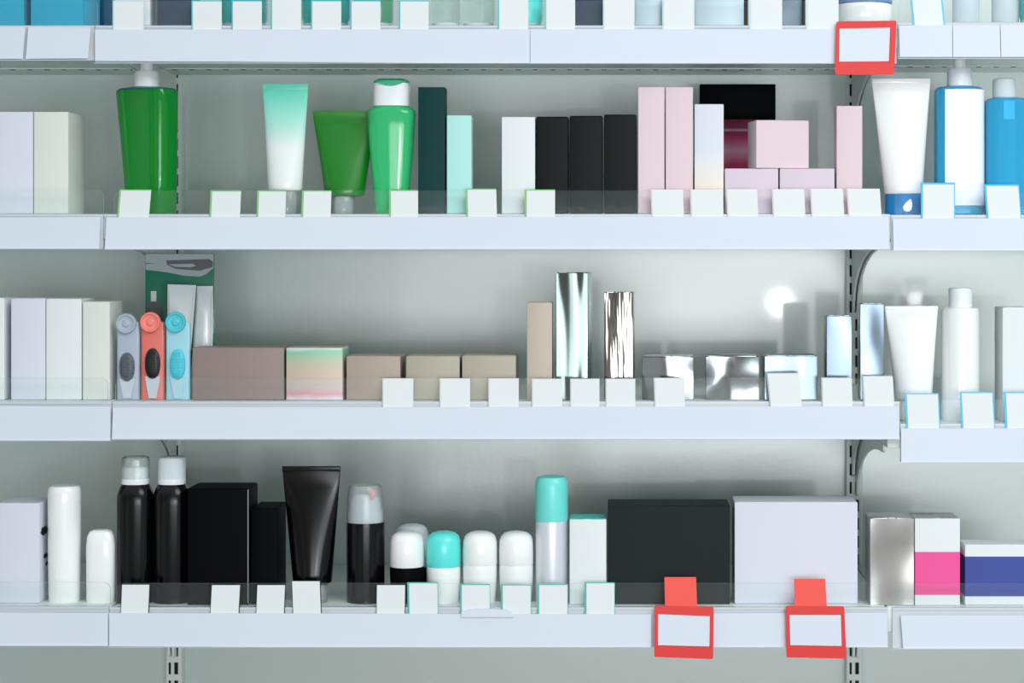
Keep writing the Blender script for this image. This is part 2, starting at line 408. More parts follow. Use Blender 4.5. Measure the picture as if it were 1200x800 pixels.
# ------------------------------------------------------------------ SHELF 1 (only the feet of the products show)
k = ('L', 1)
carton('bright blue carton at the far left end of the topmost shelf', k, -40, 28, -75, M['blueA'], .012, .075, False, group='blue cartons')
carton('bright blue carton beside the rounded end of the clear guard', k, 36, 97, -75, M['blueA'], .012, .09, False, group='blue cartons')
carton('deep blue carton standing behind the bright blue cartons', k, 70, 122, -60, M['blueD'], .115, .06, False)
k = ('C', 1)
carton('pale white carton behind the leftmost tag of the topmost middle shelf', k, 136, 176, -60, M['white'], .02, .05, False)
carton('dark slate carton between two tags at left of the topmost middle shelf', k, 184, 226, -80, M['navy'], .016, .05, False)
def foot_bottle(label, cx, hw, m, base, key=('C', 1), y0=.02, p=2.6, h=.15, cap=M['whitecap'], foot=M['frost']):
    z = dz(key); R = hw/sc(y0+.022); yc = y0+.022
    t = thing('bottle', label, 'bottle', (wx(cx, yc), yc, z), 0, 'bottles on the topmost shelf')
    obj('bottle_foot', loft([se(R*.8, .017, 0, p), se(R*.9, .019, .001, p), se(R*.93, .0195, .0055, p)]), foot, t)
    obj('bottle_body', loft([se(R*.93, .0195, .0055, p), se(R, .021, .012, p), se(R, .021, h*.62, p), se(R*.9, .019, h*.7, p), se(R*.45, .0098, h*.76, 2), se(R*.45, .0098, h*.78, 2)]), m, t)
    obj('cap', loft([se(.011, .011, h*.78, 2), se(.011, .011, h-.002, 2), se(.010, .010, h, 2)]), cap, t)
foot_bottle('teal liquid bottle just right of the dark slate carton', 286, 27, M['liqteal'], 27)
foot_bottle('teal liquid bottle in the middle of the three green-blue ones', 382, 28, M['liqteal'], 27)
foot_bottle('sage green liquid bottle right of the two teal bottles', 438, 23, M['liqsage'], 27)
foot_bottle('clear bottle nearest the sage green bottle', 522, 17, M['liqclear'], 27)
foot_bottle('wide clear bottle left of the turquoise bottle', 561, 19, M['liqclear'], 27)
foot_bottle('turquoise rounded bottle between two tags at centre', 612, 24, M['turq'], 27)
carton('navy carton with flat front on the topmost middle shelf', k, 671, 709, -70, M['navy'], .016, .05, False)
carton('narrow silver-blue carton right of the navy carton', k, 740, 780, -70, M['silverblue'], .016, .05, False)
carton('wide silver-blue carton with dark right edge', k, 811, 872, -70, M['silverblue'], .016, .05, False)
carton('slim dark strip forming the right edge of the wide silver-blue carton', k, 873.2, 876.5, -60, M['charcoal'], .016, .05, False, r=.0003)  # separate dark strip stands in for the carton's dark edge
carton('silver-grey carton between two tags left of the red sale sign', k, 905, 940, -70, M['foilblue'], .016, .05, False)
carton('slim dark strip forming the right edge of the silver-grey carton', k, 941, 943.6, -60, M['charcoal'], .016, .05, False, r=.0003)  # dark edge of the silver-grey carton, built as its own strip
px_lathe('white round jar with blue lid above the red sale sign', k, 'jar', 'jar', 1012, [
    ('jar_body', M['whitegloss'], [(29, None), (32, 25), (33, 22), (33, 8), (32, 6)]),
    ('lid', mat('blue lid plastic', '6d8fc0', .3), [(30, 6), (33.5, 4.5), (33.5, -16), (32, -18)])], y0=.012)
k = ('R', 1)
for lab, cx in (('pale translucent white tube next to the leaning blue-edged tag', 1132), ('pale translucent white tube at the right end of the topmost shelf', 1178)):
    squeeze(lab, k, (cx-22, cx+22), -110, (cx-17, cx+17), -10, (cx-16, cx+16), M['whitegloss'], mat('translucent cap', 'dbe6ee', .2, trans=.3, ior=1.2), y0=.03, group='pale tubes on the topmost shelf')
foot_bottle('teal liquid bottle cut by the right edge of the picture', 1212, 17, M['liqteal'], 25, key=('R', 1))

# ------------------------------------------------------------------ SHELF 2
k = ('L', 2)
carton('tall white carton at the left edge of the second shelf', k, -22, 38.5, 131, M['white_cool'], .02, .08, False, group='tall white cartons on the second shelf')
carton('tall white carton left of the green pump bottle', k, 39.7, 80, 131, M['white_warm'], .02, .08, False, group='tall white cartons on the second shelf')
k = ('C', 2)
# green pump bottle, flared upward and turned a little
z = dz(k); yc = .045
t = thing('pump_bottle', 'dark green liquid pump bottle flaring upward with white pump', 'bottle', (wx(174, yc), yc, z), 0)
def turned(a, b, zz, p, ang, cx=0):
    c, s = math.cos(ang), math.sin(ang)
    return [(cx+x*c-y*s, x*s+y*c, q) for x, y, q in se(a, b, zz, p, 56)]
hh = wz(106, yc)-z; u = 1/sc(yc)
ang = math.radians(-24)
rings = []
for f_, a, cx in ((0, 25.5, 3.4), (.012, 27.5, 3.4), (.3, 29.5, 2.2), (.6, 32, .6), (.9, 35, -1.2), (.975, 35.6, -1.8), (1.0, 34.4, -1.8)):
    rings.append(turned(a*u, 21*u*(.9+.1*f_), hh*f_, 4.2, ang, cx*u))
obj('bottle_body', loft(rings), M['liqgreen'], t)
obj('shoulder', loft([turned(34*u, 20*u, hh, 4.2, ang, -1.8*u), turned(32*u, 19*u, hh+2*u, 4, ang, -1.8*u), turned(17*u, 15*u, hh+4*u, 2.2, ang, -1.8*u)]), M['rimteal'], t)
mt = Matrix.Translation((-2*u, 0, 0))
h2 = wz(103, yc)-z
obj('pump_collar', lathe([(15*u, h2-2*u), (15*u, h2), (14.6*u, h2+17*u), (13*u, h2+19.5*u), (8*u, h2+20*u)], mtx=mt), M['whitecap'], t)
bm = lathe([(7.4*u, h2+20*u), (7.2*u, h2+28*u), (7.2*u, h2+30*u)], mtx=mt)
obj('pump_head', bm, M['whitecap'], t)
squeeze('mint tube fading to white standing on its clear cap', k, (308, 361), 98, (314.5, 354), 224, (320, 351), M['tubemint'], M['clearcap'], M['sealmint'], 7, .02)
squeeze('leaf green tube standing on a clear cap', k, (367, 441), 130, (381, 427), 230, (389, 416), M['tubegreen'], M['clearcap'], M['tubegreenseal'], 5.5, .035)
z = dz(k); yc = .042; u = 1/sc(yc)
t = thing('toiletry_bottle', 'mint green clear bottle with white flip cap', 'bottle', (wx(459, yc), yc, z))
def Z(py, y=None): return wz(py, yc if y is None else y)-z
obj('bottle_body', loft([se(17*u, 12*u, 0, 2.8, 48), se(18.5*u, 13*u, 2*u, 2.8, 48), se(21*u, 14*u, Z(225), 2.8, 48), se(24.5*u, 16*u, Z(190), 2.8, 48), se(27.5*u, 18*u, Z(150), 2.8, 48), se(28.5*u, 19*u, Z(134), 2.8, 48), se(28*u, 18.6*u, Z(130), 2.8, 48), se(25*u, 18*u, Z(127.5), 2.6, 48), se(21*u, 17.6*u, Z(126), 2.4, 48)]), M['liqmint'], t)
obj('collar_ring', loft([se(21.4*u, 17.8*u, Z(126.5), 2.6, 48), se(21.4*u, 17.8*u, Z(124.5), 2.6, 48)]), M['liqmint'], t)
cp = obj('flip_cap', loft([se(21.2*u, 17.4*u, Z(124.5), 2.8, 48), se(21.4*u, 17.6*u, Z(122), 2.8, 48), se(21.4*u, 17.6*u, Z(100), 2.8, 48), se(21*u, 17.2*u, Z(98), 2.8, 48)]), M['whitecap'], t)
obj('cap_disc', loft([se(21*u, 17.2*u, Z(98), 2.8, 48), se(21*u, 17.2*u, Z(95.5), 2.8, 48), se(16*u, 13*u, Z(93), 2.6, 48)]), M['capgreen'], cp)
pts = [((459-459+i*1.4)*u, Z(98.5+3.6*math.cos(i/10*PI/2))) for i in range(-10, 11)]+[(14*u, Z(97.5)), (-14*u, Z(97.5))]
obj('thumb_notch', prism([(x, zz) for x, zz in pts], -17.9*u, -15*u), M['capgreen'], cp)
carton('tall dark bottle-green carton beside the mint carton', k, 490, 521.5, 102, M['darkgreen'], .02, .032, False)
carton('pale mint carton right of the dark green carton', k, 523.6, 552.5, 135, M['mint'], .018, .03, False, r=.001)
carton('plain white carton left of the three black cartons', k, 588, 627, 137, M['white'], .018, .04, False)
for lab, a, b, tp in (('black carton next to the plain white carton', 628.3, 666, 136.5), ('middle one of the three black cartons', 667.3, 706.3, 135.5), ('black carton touching the tall pink cartons', 707.8, 746, 134)):
    carton(lab, k, a, b, tp, M['blackwarm'], .018, .04, False, r=.0016, group='black cartons on the second shelf')
carton('tall blush pink carton next to the black cartons', k, 747.8, 778.6, 102, M['pink'], .018, .034, False, group='tall pink cartons')
carton('tall blush pink carton next to the pearl carton', k, 780.2, 812, 102, M['pink'], .018, .034, False, group='tall pink cartons')
carton('pearly iridescent white carton between pink cartons', k, 814, 848, 122, M['holo'], .018, .034, False)
carton('low pink carton at bottom left of the small stack', k, 849.5, 912, 197.5, M['pinkviolet'], .018, .055, False, group='stacked pink cartons')
carton('low pink carton at bottom right of the small stack', k, 914, 978, 197.5, M['pinkviolet'], .018, .055, False, group='stacked pink cartons')
carton('cube-like pink carton on top of the small stack', k, 882, 945, 141, M['pink'], .021, .05, False, base=wz(197.5, .018)+.0006, group='stacked pink cartons', rot=math.radians(9))
carton('tall blush pink carton standing alone near the right post', k, 980.5, 1010.5, 124, M['pink'], .018, .034, False, group='tall pink cartons')
# display behind the pink cartons
yb = .27; z = dz(k)
t = thing('display_stand', 'black display stand with magenta foot behind the pink cartons', 'display', (wx(864.5, yb), yb, z))
hw = 44.5/sc(yb)
bm = bmesh.new(); box(bm, -hw, hw, 0, .012, wz(140, yb)-z, wz(98.5, yb)-z); bevel(bm, .001)
obj('header_panel', bm, M['black'], t)
ztop = wz(140, yb)-z
bm = prism([(-.016, 0), (.016, 0), (.030, ztop*.55), (.034, ztop), (-.034, ztop), (-.030, ztop*.55)], -.004, .012); bevel(bm, .0008)
obj('magenta_foot', bm, M['magenta'], t)
bm = bmesh.new(); box(bm, -.04, .04, -.02, .03, 0, .004); bevel(bm, .0008); obj('base_plate', bm, M['charcoal'], t)

k = ('R', 2)
t = squeeze('large white tube with blue cap beside blue bottles', k, (1022, 1090), 92, (1036, 1081), 228, (1037.5, 1080.5), M['whitegloss'], M['capblue'], None, 5, .02, dep=.042)
yc = .02+.021; z = dz(k); u = 1/sc(yc)
# white drop-shaped mark on the cap
pts = []
for i in range(24):
    a = 2*PI*i/24; r_ = 5.2*u
    x, zz = r_*math.cos(a), r_*math.sin(a)
    if zz > 0: zz *= 1+1.0*(1-abs(x)/r_)*.9; x += zz*.35
    pts.append((wx(1061, yc)-wx(1058.5, yc)+x, wz(243, yc)-z+zz))
cb = .0
obj('drop_mark', prism(pts, -.0212, -.0150), M['whitegloss'], [c for c in t.children if c.name.startswith('cap')][0])['label'] = 'white drop mark on the blue cap'
def blue_bottle(label, cx, hw, sh_py, top_py, pump):
    z = dz(k); yc = .045; u = 1/sc(yc)
    Zz = lambda py: wz(py, yc)-z
    name = 'pump_bottle' if pump else 'toiletry_bottle'
    t = thing(name, label, 'bottle', (wx(cx, yc), yc, z))
    a, b = hw*u, 22*u
    bd = obj('bottle_body', loft([se(a*.94, b*.94, 0, 3, 56), se(a, b, .002, 3, 56), se(a, b, Zz(sh_py+9), 3, 56), se(a*.97, b*.97, Zz(sh_py+4), 3, 56), se(a*.86, b*.86, Zz(sh_py+1.5), 2.7, 56), se(a*.5, a*.5, Zz(sh_py), 2, 56)]), M['liqblue'], t)
    return t, bd, u, Zz
t, bd, u, Zz = blue_bottle('blue liquid pump bottle with wide white label', 1123.5, 28.5, 101, 68, True)
a, b = 28.5*u*1.02, 22*u*1.025
# label wraps the front from just left of centre to the right side
bm = bmesh.new(); seg = 40; ring = [(x, y) for x, y, _ in se(a, b, 0, 3, 200)]
sel = [q for q in ring if q[1] < 0.0 and q[0] > -19.5*u]; sel.sort(key=lambda q: q[0])
outer = [(x, y) for x, y in sel]; inner = [(x*.99, y*.985) for x, y in sel]
loft([[(x, y, zz) for x, y in outer+list(reversed(inner))] for zz in (Zz(241), Zz(106))], bm=bm)
obj('wrap_label', bm, M['labelwhite'], bd)
mt = Matrix.Translation((1*u, 0, 0))
obj('pump_collar', lathe([(14.5*u, Zz(101)), (14.8*u, Zz(99)), (14.4*u, Zz(83)), (13*u, Zz(80.5)), (8*u, Zz(80))], mtx=mt), M['whitecap'], t)
obj('pump_head', lathe([(7*u, Zz(80.5)), (7*u, Zz(68.5)), (6.4*u, Zz(68))], mtx=mt), M['whitecap'], t)
t, bd, u, Zz = blue_bottle('blue liquid bottle with white screw cap at right edge', 1180, 26.5, 114.5, 92, False)
bm = bmesh.new(); box(bm, -8*u, 5*u, -22.35*u, -21.6*u, Zz(141), Zz(120)); obj('front_label', bm, M['labelblue'], bd)['label'] = 'small bright blue square label'
mt = Matrix.Translation((-3.5*u, 0, 0))
obj('screw_cap', lathe([(13.2*u, Zz(114.5)), (13.4*u, Zz(112)), (13.2*u, Zz(96)), (12.4*u, Zz(93)), (10*u, Zz(92))], mtx=mt), M['frost'], t)

# ------------------------------------------------------------------ SHELF 3
k = ('L', 3)
carton('white carton cut by the left edge of the third shelf', k, -36, 5, 349, M['white'], .02, .07, True)
carton('white carton second from the left edge on the third shelf', k, 13, 53, 349.5, M['white_cool'], .02, .07, True, group='white cartons on the third shelf')
carton('white carton third from the left edge on the third shelf', k, 54.2, 95.3, 350, M['white'], .02, .07, True, group='white cartons on the third shelf')
carton('ivory white carton next to the grey brush pack', k, 97, 128.5, 353.5, M['white_warm'], .02, .07, True, group='white cartons on the third shelf')
k = ('C', 3)
def brush_pack(label, x0, x1, top, cdisc, cbrush, film, disc, brush, brush_r, handle):
    z = dz(k); y0 = .02; yb = y0+.008; u = 1/sc(y0)
    cx = (x0+x1)/2
    t = thing('brush_pack', label, 'brush', (wx(cx, y0), yb, z), 0, 'hanging brush packs')
    w_ = (x1-x0-1)*u
    bm = loft([rr(w_, .010, .003, 0), rr(w_, .010, .003, wz(top, y0)-z-.003), rr(w_-.004, .008, .003, wz(top, y0)-z)])
    obj('film_pack', bm, film, t)
    def X(px): return wx(px, y0)-wx(cx, y0)
    def Zq(py): return wz(py, y0)-z
    rot = Matrix.Translation((X(cdisc[0]), -.006, Zq(cdisc[1]))) @ Matrix.Rotation(PI/2, 4, 'X')
    r = cdisc[2]*u
    d = obj('suction_disc', lathe([(r*.9, -.004), (r, -.002), (r, .002), (r*.93, .0035), (r*.8, .0035), (r*.72, .0022), (r*.4, .0018), (r*.28, .003), (.0004, .0032)], 40, mtx=rot), disc, t)
    rot = Matrix.Translation((X(cbrush[0]), -.0055, Zq(cbrush[1]))) @ Matrix.Rotation(PI/2, 4, 'X')
    rings = [se(brush_r[0]*u*s_, brush_r[1]*u*s_, zz, 2.2, 36) for s_, zz in ((.95, -.002), (1, .001), (.95, .003), (.75, .0045), (.4, .005))]
    bm = loft(rings, mtx=rot)
    for i in range(-2, 3):
        for j in range(-4, 5):
            px, pz = i*3.1*u, j*3.4*u
            if (px/(brush_r[0]*u*.8))**2+(pz/(brush_r[1]*u*.85))**2 < 1:
                loft([se(.0009, .0009, .003, 2, 6, px, pz), se(.0006, .0006, .0068, 2, 6, px, pz)], bm=bm, mtx=rot)
    obj('brush_head', bm, brush, t)
    bx = cbrush[0]; zt = cbrush[1]+brush_r[1]-3
    bm = prism([(X(bx-4.5), 0.002), (X(bx+4.5), 0.002), (X(bx+9), Zq(zt)), (X(bx-9), Zq(zt))], -.0068, -.005)
    obj('brush_handle', bm, handle, t)
brush_pack('grey film pack holding a dark grey oval brush', 135.5, 163, 377, (147.5, 379, 12), (148.5, 430), M['packgrey'], M['greysil'], M['darksil'], (9, 17), M['handle'])
brush_pack('coral film pack holding a black oval brush', 164, 192, 377, (175.8, 377.5, 12), (178.5, 426), M['packcoral'], M['coral'], M['blacksil'], (9, 18), M['handle'])
brush_pack('pale cyan film pack holding a cyan oval brush', 193, 222.5, 377, (205.5, 377.5, 12), (208, 427), M['packcyan'], M['cyan'], mat('bright cyan silicone', '4cc8d8', .4), (9, 18), mat('pale blue handle', 'b4d6e2', .35))
# mirror panel behind the brush packs, its reflections painted as flat colour
yb = .16; z = dz(k)
t = thing('mirror_panel', 'glossy green display board with grey capsule picture behind brush packs', 'display', (wx(210.5, yb), yb, z))
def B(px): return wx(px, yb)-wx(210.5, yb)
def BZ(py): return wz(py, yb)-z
bm = bmesh.new(); box(bm, B(170), B(251), .0, .004, 0, BZ(297)); bevel(bm, .0008)
obj('green_reflection', bm, M['greenreflect'], t)
bm = bmesh.new(); box(bm, B(170.6), B(250.4), -.0005, .0002, BZ(308), BZ(297.5)); obj('grey_reflection_band', bm, M['greyreflect'], t)
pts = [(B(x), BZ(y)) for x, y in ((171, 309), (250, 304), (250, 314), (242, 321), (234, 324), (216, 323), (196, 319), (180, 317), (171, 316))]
obj('grey_capsule', prism(pts, -.0009, .0002), M['greyreflect'], t)
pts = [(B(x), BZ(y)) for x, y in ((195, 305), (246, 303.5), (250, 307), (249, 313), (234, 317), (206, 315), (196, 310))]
obj('dark_capsule', prism(pts, -.0013, -.0005), M['darkreflect'], t)
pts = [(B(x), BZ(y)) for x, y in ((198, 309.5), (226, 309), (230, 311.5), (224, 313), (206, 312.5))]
obj('reflected_streak', prism(pts, -.0017, -.0009), M['greyreflect'], t)
bm = bmesh.new(); box(bm, B(171), B(190), -.0007, .0002, 0, BZ(353)); obj('reflected_corner', bm, M['darkreflect'], t)
bm = bmesh.new(); box(bm, B(177), B(183.5), -.0012, -.0004, BZ(353), BZ(341)); obj('reflected_mark', bm, M['white'], t)
def sachet(label, pts, y0, yaw, lean):
    z = dz(k)
    cx = sum(p[0] for p in pts)/len(pts)
    t = thing('sachet', label, 'sachet', (wx(cx, y0), y0, z), 0, 'white sachets in front of the green board')
    q = [(wx(px, y0)-wx(cx, y0), wz(py, y0)-z) for px, py in pts]
    n = len(q); bm = bmesh.new()
    mx, mz = sum(p[0] for p in q)/n, sum(p[1] for p in q)/n
    rings = []
    for s_, y in ((1, -.0004), (.93, -.0006), (.8, -.004), (.5, -.006), (.1, -.0065)):
        rings.append([(mx+(x-mx)*s_, y, mz+(zz-mz)*s_) for x, zz in q])
    back = [[(x, -y, zz) for x, y, zz in r_] for r_ in rings]
    loft(list(reversed(rings))+back, bm=bm)
    obj('sachet_pouch', bm, M['sachet'], t)
    zt = max(zz for _, zz in q)
    bm = bmesh.new(); top = sorted(q, key=lambda p: -p[1])[:2]; a, b = min(p[0] for p in top), max(p[0] for p in top)
    box(bm, a+.0005, b-.0005, -.0009, .0009, min(p[1] for p in top)-.006, min(p[1] for p in top)-.001)
    obj('top_seal', bm, M['sachet'], t)
    return t
sachet('white glossy sachet standing behind the cyan brush pack', [(196, 470), (219, 470), (230, 334), (196.5, 333)], .115, 0, 0)
sachet('white glossy sachet between mirror panel and long taupe carton', [(222, 470), (249, 470), (249.5, 335), (231, 335)], .132, 0, 0)
carton('long dusky taupe carton right of the brush packs', k, 225.5, 333, 407, M['taupedark'], .02, .05, True)
carton('rainbow iridescent square carton right of the long taupe carton', k, 335.5, 401.5, 407, M['holobox'], .016, .06, True, topm=M['taupe'])
carton('low taupe carton next to the iridescent carton', k, 406, 469, 417, M['taupe'], .02, .065, True, group='low taupe cartons')
carton('low taupe carton in the middle of three', k, 476, 538.5, 417, M['beige'], .02, .065, True, group='low taupe cartons')
carton('low taupe carton nearest the tall beige carton', k, 541.5, 604.5, 416.5, M['beige'], .02, .065, True, group='low taupe cartons')
carton('tall matte beige carton left of the tall silver one', k, 617.5, 647, 354, M['beigetall'], .02, .034, True)
carton('tallest smooth silver foil carton', k, 653.5, 691, 319, M['foiltall'], .02, .04, True, rot=math.radians(-6))
carton('crinkled silver foil carton with bronze reflections', k, 709, 743, 342, M['foilrough'], .02, .036, True, rot=math.radians(-4))
carton('low silver foil carton behind a tag, leftmost of three', k, 753.5, 814, 417.5, M['foil'], .02, .06, True, rot=math.radians(-2.5), group='low silver cartons')
carton('low silver foil carton, middle of three', k, 827.5, 890, 417, M['foil'], .02, .06, True, rot=math.radians(-.8), group='low silver cartons')
carton('low silver foil carton behind the tilted tag', k, 896, 958, 416.5, M['foilblue'], .02, .06, True, group='low silver cartons')
carton('upright silver foil carton left of the slotted post', k, 968.5, 998.5, 369.5, M['foilblue'], .02, .034, True)
carton('upright blue-silver foil carton right of the slotted post', k, 1008, 1036, 355.5, M['foilblue'], .02, .034, True)
k = ('R', 3)
squeeze('wide plain white tube beside the white bottle', k, (1037, 1099), 358.5, (1049, 1092), 468, (1051, 1090), M['whitegloss'], M['whitegloss'], None, 3.5, .03, dep=.046)
px_lathe('plain white cylinder bottle with white cap', k, 'toiletry_bottle', 'bottle', 1125.5, [
    ('bottle_body', M['whitegloss'], [(20, None), (22, 493), (22.3, 489), (22.3, 366), (21, 361), (14, 359.5)]),
    ('cap', M['whitecap'], [(13.6, 359.5), (13.8, 357), (13.8, 340), (13, 337.5), (11, 337)])], y0=.03)
carton('plain white carton at the right edge of the third shelf', k, 1175, 1240, 360, M['white'], .025, .06, True)

# ------------------------------------------------------------------ SHELF 4
k = ('L', 4)
t = carton('white carton with dark scuffed side at the lower left', k, -4, 46, 589.5, M['white_cool'], .02, .07, True)
hw = (wx(46, .02)-wx(-4, .02))/2; bm = bmesh.new()
for cy, py, ry, rz in ((-.012, 622, .016, .0055), (-.005, 652, .010, .003), (.0, 662, .006, .0025)):
    loft([[(hw-.0003+dx, cy+ry*math.cos(i*PI/9)*(1+.15*math.sin(3*i)), wz(py, .04)-dz(k)+rz*math.sin(i*PI/9)*(1+.2*math.cos(2*i))) for i in range(18)] for dx in (0, .0006)], bm=bm)
obj('scuff_mark', bm, M['charcoal'], t)['label'] = 'dark scuff on the side of the carton'
px_lathe('tall white rounded cylinder at lower left', k, 'toiletry_bottle', 'bottle', 75.5, [
    ('bottle_body', M['whitegloss'], [(16, None), (17.6, 707), (18.2, 702), (19, 640), (19.2, 587)]),
    ('cap', M['whitegloss'], [(19.22, 587), (19.22, 578), (18.4, 572), (16.5, 569), (12, 568)])], y0=.02)
px_lathe('short white rounded deodorant left of the black bottles', k, 'deodorant', 'deodorant', 118.5, [
    ('stick_body', M['whitegloss'], [(14.5, None), (16, 706), (16.4, 702), (16.8, 655)]),
    ('cap', M['whitegloss'], [(16.82, 655), (16.82, 638), (15.6, 628), (13, 622.5), (9.5, 620.5)])], y0=.02, p=3.0, sy=.75)
k = ('C', 4)
for lab, cx, clr in (('black bottle with clear cap beside the short white deodorant', 159, 1), ('black bottle with white cap beside the big black carton', 201.5, 0)):
    t = px_lathe(lab, k, 'spray_bottle', 'bottle', cx, [
        ('bottle_body', M['blackgloss'], [(19, None), (20.2, 707.5), (20.8, 703), (21.2, 590), (21, 580), (19, 573), (16.5, 568), (15.6, 566.5)]),
        ('inner_nozzle' if clr else 'cap', M['whitecap'], [(15.6, 566.5), (15.8, 564), (15.7, 549), (14.5, 546.5), (5, 545), (4, 540), (3.6, 538)]),
        ('clear_cap' if clr else 'over_cap', M['clearcap'] if clr else M['frost'], [(15.9, 560), (15.9, 540), (15.4, 536), (13, 534.5)])], y0=.02, group='black bottles', p=2.5)
carton('big black carton beside the black bottles', k, 220, 291, 572, M['black'], .014, .07, True, greyed=True)
carton('smaller black carton beside the black tube', k, 294.3, 325, 595, M['black'], .02, .07, True)
squeeze('black tube with crimped top standing on clear cap', k, (331, 399), 546, (343.5, 389), 683, (352, 384), M['blackgloss'], M['clearcap'], M['blackgloss'], 5.5, .02, dep=.042)
px_lathe('black pump bottle under a tall clear cap', k, 'pump_bottle', 'bottle', 428.5, [
    ('bottle_body', M['blackgloss'], [(20.5, None), (21.6, 708), (22, 703), (22.4, 616), (22, 611)]),
    ('pump_collar', M['frost'], [(20, 611), (20.2, 600), (18, 596), (17, 585), (13, 580), (9, 578)]),
    ('clear_cap', M['clearcap'], [(22.2, 611), (22, 595), (20.8, 578), (19.6, 570), (18, 568)])], y0=.02)
# pink outlet dot on that pump
yc = .02+22.4/sc(.04); zz = wz(577.5, yc)
pump = [o for o in bpy.data.objects if o.get('label') == 'black pump bottle under a tall clear cap'][0]
mt = Matrix.Translation((wx(438, yc)-wx(428.5, yc), -.0165, zz-dz(k))) @ Matrix.Rotation(PI/2, 4, 'X')
obj('outlet_dot', loft([se(.0042, .0064, -.003, 2, 28), se(.0042, .0064, .0005, 2, 28), se(.003, .005, .0012, 2, 28)], mtx=mt), mat('coral pink plastic', 'f48f92', .3), pump)
def roll_on(label, cx, base_m, cap_m, seam, y0=.02, hw=20.3, clear=False, top=622):
    parts = [('base', base_m, [(16, None), (17.3, 707), (18, 702), (19.8, 680), (hw-.2, seam+4), (hw-.4, seam)]),
             ('cap', cap_m, [(hw-.6, seam), (hw, seam-1.5), (hw, seam-18), (hw-.6, top+11), (hw-2.4, top+5.5), (hw-6.5, top+2), (hw-12, top+.4), (2, top)])]
    return px_lathe(label, k, 'roll_on_deodorant', 'deodorant', cx, parts, y0=y0, group='roll-on deodorants')
roll_on('black roll-on deodorant with frosted white cap', 477, M['black'], M['whitegloss'], 663)
roll_on('white-capped roll-on deodorant half hidden behind the black one', 482.5, M['black'], M['frost'], 663, y0=.085, hw=20, top=613.5)
roll_on('white roll-on deodorant with turquoise cap', 519.8, M['whitegloss'], M['turq'], 663)
roll_on('all-white roll-on deodorant next to the turquoise-capped one', 562.5, M['whitegloss'], M['whitegloss'], 661)
roll_on('all-white roll-on deodorant next to the spray can', 605, M['whitegloss'], M['whitegloss'], 661)
px_lathe('white spray can with tall turquoise cap', k, 'spray_can', 'spray can', 646.5, [
    ('can_body', mat('white satin metal', 'dfe3ec', .3, metal=.25), [(17, None), (18.4, 708), (19, 704), (19, 613), (18.6, 609.5)]),
    ('cap', mat('turquoise cap plastic', '74e2da', .3), [(19, 609.5), (19.3, 608), (19.3, 568), (18.6, 562), (16.5, 558.5), (12, 557.3)])], y0=.02)
carton('white carton with turquoise lid beside the spray can', k, 667.5, 710.5, 608, M['white'], .018, .055, True, topm=M['turqboard'])
carton('large charcoal black carton behind a red sale sign', k, 712, 855.5, 592, M['charcoal'], .02, .07, True)
carton('large pale white carton behind a red sale sign', k, 861, 1005, 588, M['white_cool'], .024, .07, True, taper=-.003)
k = ('R', 4)
carton('brushed silver square carton beside the hot pink carton', k, 1020, 1071.2, 607, M['foilwarm'], .014, .06, True)
carton('white carton with hot pink band', k, 1072.2, 1125, 607, [M['white'], M['pinkhot']], .014, .06, True, bands=[(0, .12, 0), (.12, .617, 1), (.617, 1, 0)], topm=M['foilwarm'])
carton('low white carton with wide indigo band at the lower right', k, 1131, 1230, 638, [M['white'], M['indigo']], .016, .05, True, bands=[(0, .145, 0), (.145, .81, 1), (.81, 1, 0)])

# ------------------------------------------------------------------ price tags
def price_tag(key, x0, x1, top, hexc, label, shift=0, group=None, bl=2.2, bt=1.5, h=None, br=0):
    """backing card of colour with a white face set into it"""
    bot = {1: 37, 2: 257, 3: 480, 4: 721}[key[1]]
    if key == ('R', 1): bot = 33
    if key == ('R', 3): bot = 505
    u = 1/sc(0); w_ = (x1-x0)*u; hgt = wz(top)-wz(bot)
    t = thing('price_tag', label, 'price tag', (wx((x0+x1)/2), -.0002, wz(bot)), 0, group)
    s = shift*u
    def quad(a, b, c0, c1, y0, y1, m, n):
        fx = lambda x, zz: x+s*(zz/hgt-.5)
        return obj(n, bevel(prism([(fx(a, c0), c0), (fx(b, c0), c0), (fx(b, c1), c1), (fx(a, c1), c1)], y0, y1), .0002, 1), m, t)
    quad(-w_/2, w_/2, 0, hgt, -.0008, .0002, edge_mat(hexc), 'backing_card')
    quad(-w_/2+bl*u, w_/2-br*u, 0.0003, hgt-bt*u, -.0016, -.0008, M['card'], 'white_face')
T2, T3, T4 = 'tags on the second shelf', 'tags on the third shelf', 'tags on the lowest shelf'
T1 = 'tags on the topmost shelf'
k = ('C', 1)
for a, b, tp, c, ref in ((132, 168.5, .5, 'bcd6e2', 'with pale blue edge in front of the pale white carton'), (224.5, 260, .5, '58c6cc', 'with teal edge right of the dark slate carton'),
        (271.5, 307, .5, '58bcd0', 'with teal edge over the left part of the first teal bottle'), (317.5, 353, -4, '58c6b4', 'raised higher, between the two teal bottles'),
        (364.5, 400, .5, '58c6cc', 'with teal edge over the middle teal bottle'), (410.5, 446, .5, '58bcd0', 'with teal edge over the sage green bottle'),
        (467.5, 502.5, .5, '58bcd0', 'left of the two clear bottles'), (583.5, 619, -4, '58d2d6', 'covering the left side of the turquoise bottle'),
        (638.5, 674, -4, '6cd8d8', 'between the turquoise bottle and navy carton'), (706.5, 743.5, -5, 'c8e4ea', 'between navy and narrow silver-blue cartons'),
        (776, 813.5, -5, 'c8e4ea', 'between the two silver-blue cartons'), (878, 916.5, -5, 'd2e8ee', 'right of the wide silver-blue carton'),
        (944.5, 982.5, -5, 'd2e8ee', 'just left of the red sale sign at top')):
    price_tag(k, a, b, tp, c, 'white price tag '+ref, 0, T1, bl=1.6)
